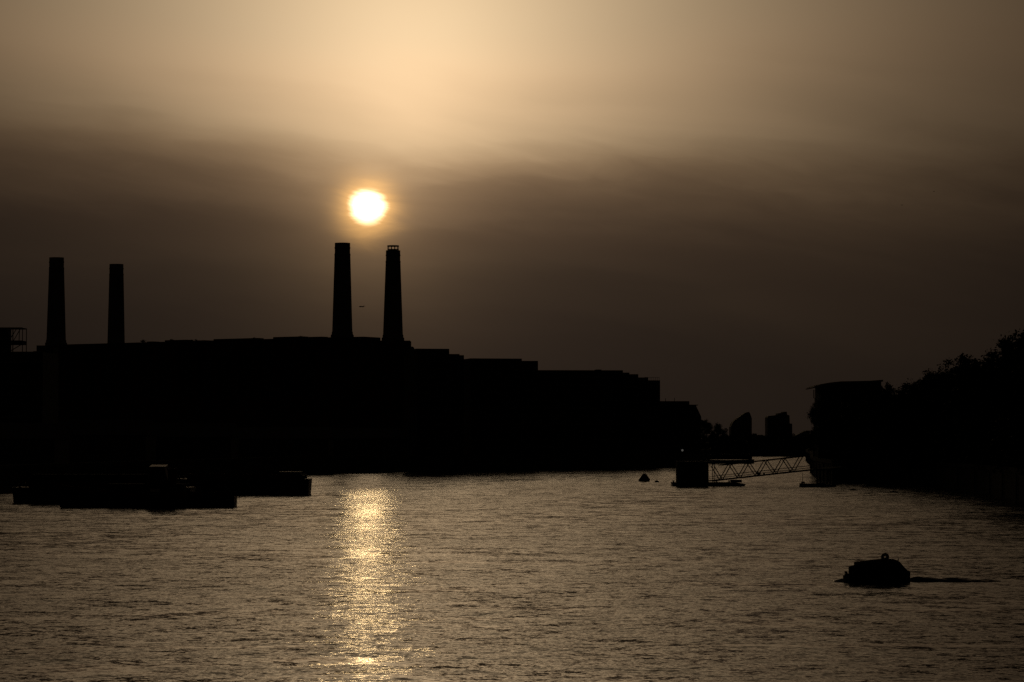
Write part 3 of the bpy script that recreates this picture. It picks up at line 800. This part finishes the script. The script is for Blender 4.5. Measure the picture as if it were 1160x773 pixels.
# gangway truss
G0 = Vector((X_(806, Yp), Yp + 4, Z_(545.2, Yp))); G1 = Vector((X_(924, 727), 727 + 4, Z_(532.2, 727)))
gw_ = thing('gangway', 'sloping steel truss gangway from the pontoon up to the right bank', 'gangway', tuple(G0))
D = G1 - G0; GL = D.length; dn = D.normalized(); side = Vector((-dn.y, dn.x, 0)).normalized()
TH, GW, NP = 3.7, 1.25, 6
up = Vector((0, 0, 1))
for s in (-1, 1):
    o = side * (s * GW)
    MB().bar(o, D + o, .16).build('bottom_chord', 'steel', gw_)
    MB().bar(o + up * TH + dn * (GL * .09), D + o + up * TH - dn * (GL * .13), .14).build('top_chord', 'steel', gw_)
    n = 5
    for i in range(n):
        b0 = dn * (GL * (.10 + .172 * i)); tpa = dn * (GL * (.10 + .172 * i - .086)); tpb = dn * (GL * (.10 + .172 * i + .086))
        if i == 0: tpa = dn * (GL * .02)
        MB().bar(o + b0, o + tpa + up * TH, .125).build('diagonal', 'steel', gw_)
        MB().bar(o + b0, o + tpb + up * TH, .125).build('diagonal', 'steel', gw_)
    for hgt in (.55, 1.1):
        MB().bar(o + up * hgt, D + o + up * hgt, .045).build('handrail', 'steel', gw_)
dkm = MB()
a, b_ = side * -GW, side * GW
dkm.add([a, b_, D + b_, D + a, a + up * .12, b_ + up * .12, D + b_ + up * .12, D + a + up * .12], [(0, 3, 2, 1), (4, 5, 6, 7), (0, 1, 5, 4), (1, 2, 6, 5), (2, 3, 7, 6), (3, 0, 4, 7)])
dkm.build('walkway', 'steel', gw_)
for i in range(6):
    c = dn * (GL * (.01 + .172 * i + .014)) + up * TH
    if i == 0: continue
    MB().bar(c + a, c + b_, .09).build('cross_beam', 'steel', gw_)
for px, s in ((860, .62), (866, .34), (896, .34)):
    f = (X_(px, 726) - G0.x) / D.x; c = D * f + up * (.14 + s / 2)
    MB().box(c.x - s * .6, c.x + s * .6, c.y - .35, c.y + .35, c.z - s / 2, c.z + s * .7).build('service_box', 'paint', gw_)
# piled landing stage where the gangway meets the bank
ld = thing('landing_stage', 'dark piled landing stage at the upper end of the gangway', 'pier', (X_(923, 734), 734, 0))
sx = 94 - X_(923, 734)
MB().prism([(0, -1.5), (3.4, -1.5), (sx, 62), (sx - 4, 62)], 3.7, 4.3).build('deck', 'bark', ld)
for i in range(7):
    t_ = i / 6
    for o in (.4, 3.0):
        x, y = o + (sx - 4) * t_, -1 + 61 * t_
        MB().bar((x, y, -2), (x, y, 3.698), .17).build('pile', 'bark', ld)
        MB().bar((x, y, 4.302), (x, y, 5.3), .05).build('rail_post', 'steel', ld)
for o in (.4, 3.0):
    MB().bar((o, -1, 5.3), (o + sx - 4, 60, 5.3), .05).build('handrail', 'steel', ld)

# long low vessel moored beyond the gangway
Yl = 1380
v0, v1 = X_(796, Yl), X_(854.5, Yl)
ves = thing('moored_vessel', 'long low dark vessel moored behind the gangway', 'boat', ((v0 + v1) / 2, Yl + 3, 0))
VL = (v1 - v0) / 2
hull(MB(), [(-VL, 1.0, 2.0, .7, -1), (-VL + 3, 2.8, 1.8, 2.5, -1), (0, 3, 1.6, 2.8, -1), (VL - 2, 3, 1.8, 2.8, -1), (VL, 2.4, 2.0, 2.2, -1)]).build('hull', 'paint', ves)
MB().box(-VL + 3.5, VL - 1.0, -2.3, 2.3, 1.85, 4.2).build('cabin', 'tarp', ves)
MB().box(-VL + 3.3, VL - .8, -2.5, 2.5, 4.203, 4.45).build('cabin_roof', 'panel', ves)
for i in range(9):
    x = -VL + 4.3 + i * 2.1
    MB().box(x, x + 1.4, -2.36, -2.29, 2.5, 3.5).build('window', 'glass', ves)

# low work raft beside the right bank
Yr = 706
r0, r1 = X_(906.5, Yr), X_(948, Yr)
ra = thing('work_raft', 'low flat work raft with a thin mast near the right bank', 'raft', ((r0 + r1) / 2, Yr + 1.6, 0))
RL = (r1 - r0) / 2
hull(MB(), [(-RL, 1.1, .95, 1.0, -.3), (-RL + 1, 1.5, .9, 1.4, -.4), (RL - 3, 1.5, .75, 1.4, -.4), (RL - 1, 1.3, .6, 1.2, -.3), (RL, .6, .35, .5, -.2)]).build('hull', 'paint', ra)
MB().bar((-RL + .75, 0, .9), (-RL + .75, 0, 3.6), .07, .05).build('mast', 'steel', ra)
MB().box(-RL + .4, -RL + 1.2, -.6, .6, .95, 1.35).build('locker', 'tarp', ra)
MB().box(RL - 5, RL - 2.4, -.8, .8, .78, 1.05).build('equipment_box', 'tarp', ra)
for s in (-.9, .9):
    for x in (-RL + 3.0, -RL + 4.4): MB().bar((x, s, .8), (x, s, 1.5), .04).build('rail_post', 'steel', ra)

# small floats in line right of the raft and a moored dinghy by the wall
for i, (px, py, lab) in enumerate([(966, 555.5, 'small dark float right of the work raft'), (1012, 558, 'small dark float off the right bank below the trees')]):
    Yf = CAM_H * FPX / (py - HORIZON)
    f = thing('float', lab, 'float', (X_(px, Yf), Yf, 0))
    MB().lathe([(.5, -.3), (1.0, -.05), (1.0, .12), (.5, .26), (.1, .3)], 14).build('float_body', 'rubber', f, True)
    MB().torus((0, 0, .34), .1, .03, 'Y', 12, 5).build('lifting_eye', 'steel', f)

# ------------------------------------------------------------------ in the air
def bird(label, px, py, Y, span, rz):
    c = at(px, py, Y)
    t = thing('bird', label, 'bird', tuple(c), rz)
    b = MB(); b.loft([[(-.22 * span, .012 * math.cos(a), .012 * math.sin(a)) for a in [i * math.pi / 3 for i in range(6)]],
                      [(-.05 * span, .075 * span * math.cos(a), .065 * span * math.sin(a)) for a in [i * math.pi / 3 for i in range(6)]],
                      [(.12 * span, .06 * span * math.cos(a), .05 * span * math.sin(a)) for a in [i * math.pi / 3 for i in range(6)]],
                      [(.26 * span, .01 * math.cos(a), .01 * math.sin(a)) for a in [i * math.pi / 3 for i in range(6)]]])
    b.build('body', 'feather', t, True)
    for s in (-1, 1):
        MB().prism([(.08 * span, s * .03 * span), (.09 * span, s * .25 * span), (-.02 * span, s * .5 * span), (-.06 * span, s * .28 * span), (-.08 * span, s * .03 * span)][::s],
                   -.012, [.012, .08 * span, .04 * span, .075 * span, .01]).build('wing', 'feather', t)
bird('tiny bird high on the right, the lower and more leftward of two', 1022, 232.5, 330, .42, .5)
bird('tiny bird high on the right, the higher of two', 1058, 217, 330, .42, -.4)
pc = at(409.5, 347.5, 11000)
pl = thing('airliner', 'faint distant airliner between the two right chimneys', 'airplane', tuple(pc), R(50))
rings = []
for x, r_ in [(-14, .2), (-12.5, 1.2), (-9, 1.9), (9, 1.9), (13, 1.0), (16, .2)]:
    rings.append([(x, r_ * math.cos(a), r_ * math.sin(a)) for a in [i * math.pi / 5 for i in range(10)]])
MB().loft(rings).build('fuselage', 'white', pl, True)
for s in (-1, 1):
    MB().prism([(-3, s * 1.5), (3.5, s * 1.5), (6.5, s * 15), (5, s * 15)][::s], -.9, [-.4, -.4, .2, .2]).build('wing', 'white', pl)
    MB().lathe([(.8, -1.5), (.9, 0), (.6, 1.8)], 10).build('engine', 'panel', pl).matrix_local = Matrix.Translation((-1.5, s * 5, -1.9)) @ Matrix.Rotation(R(90), 4, 'Y')
MB().prism([(11, -.2), (15.5, -.2), (15.5, .2), (11, .2)], 1.2, [2, 6, 6, 2]).build('tail_fin', 'white', pl)
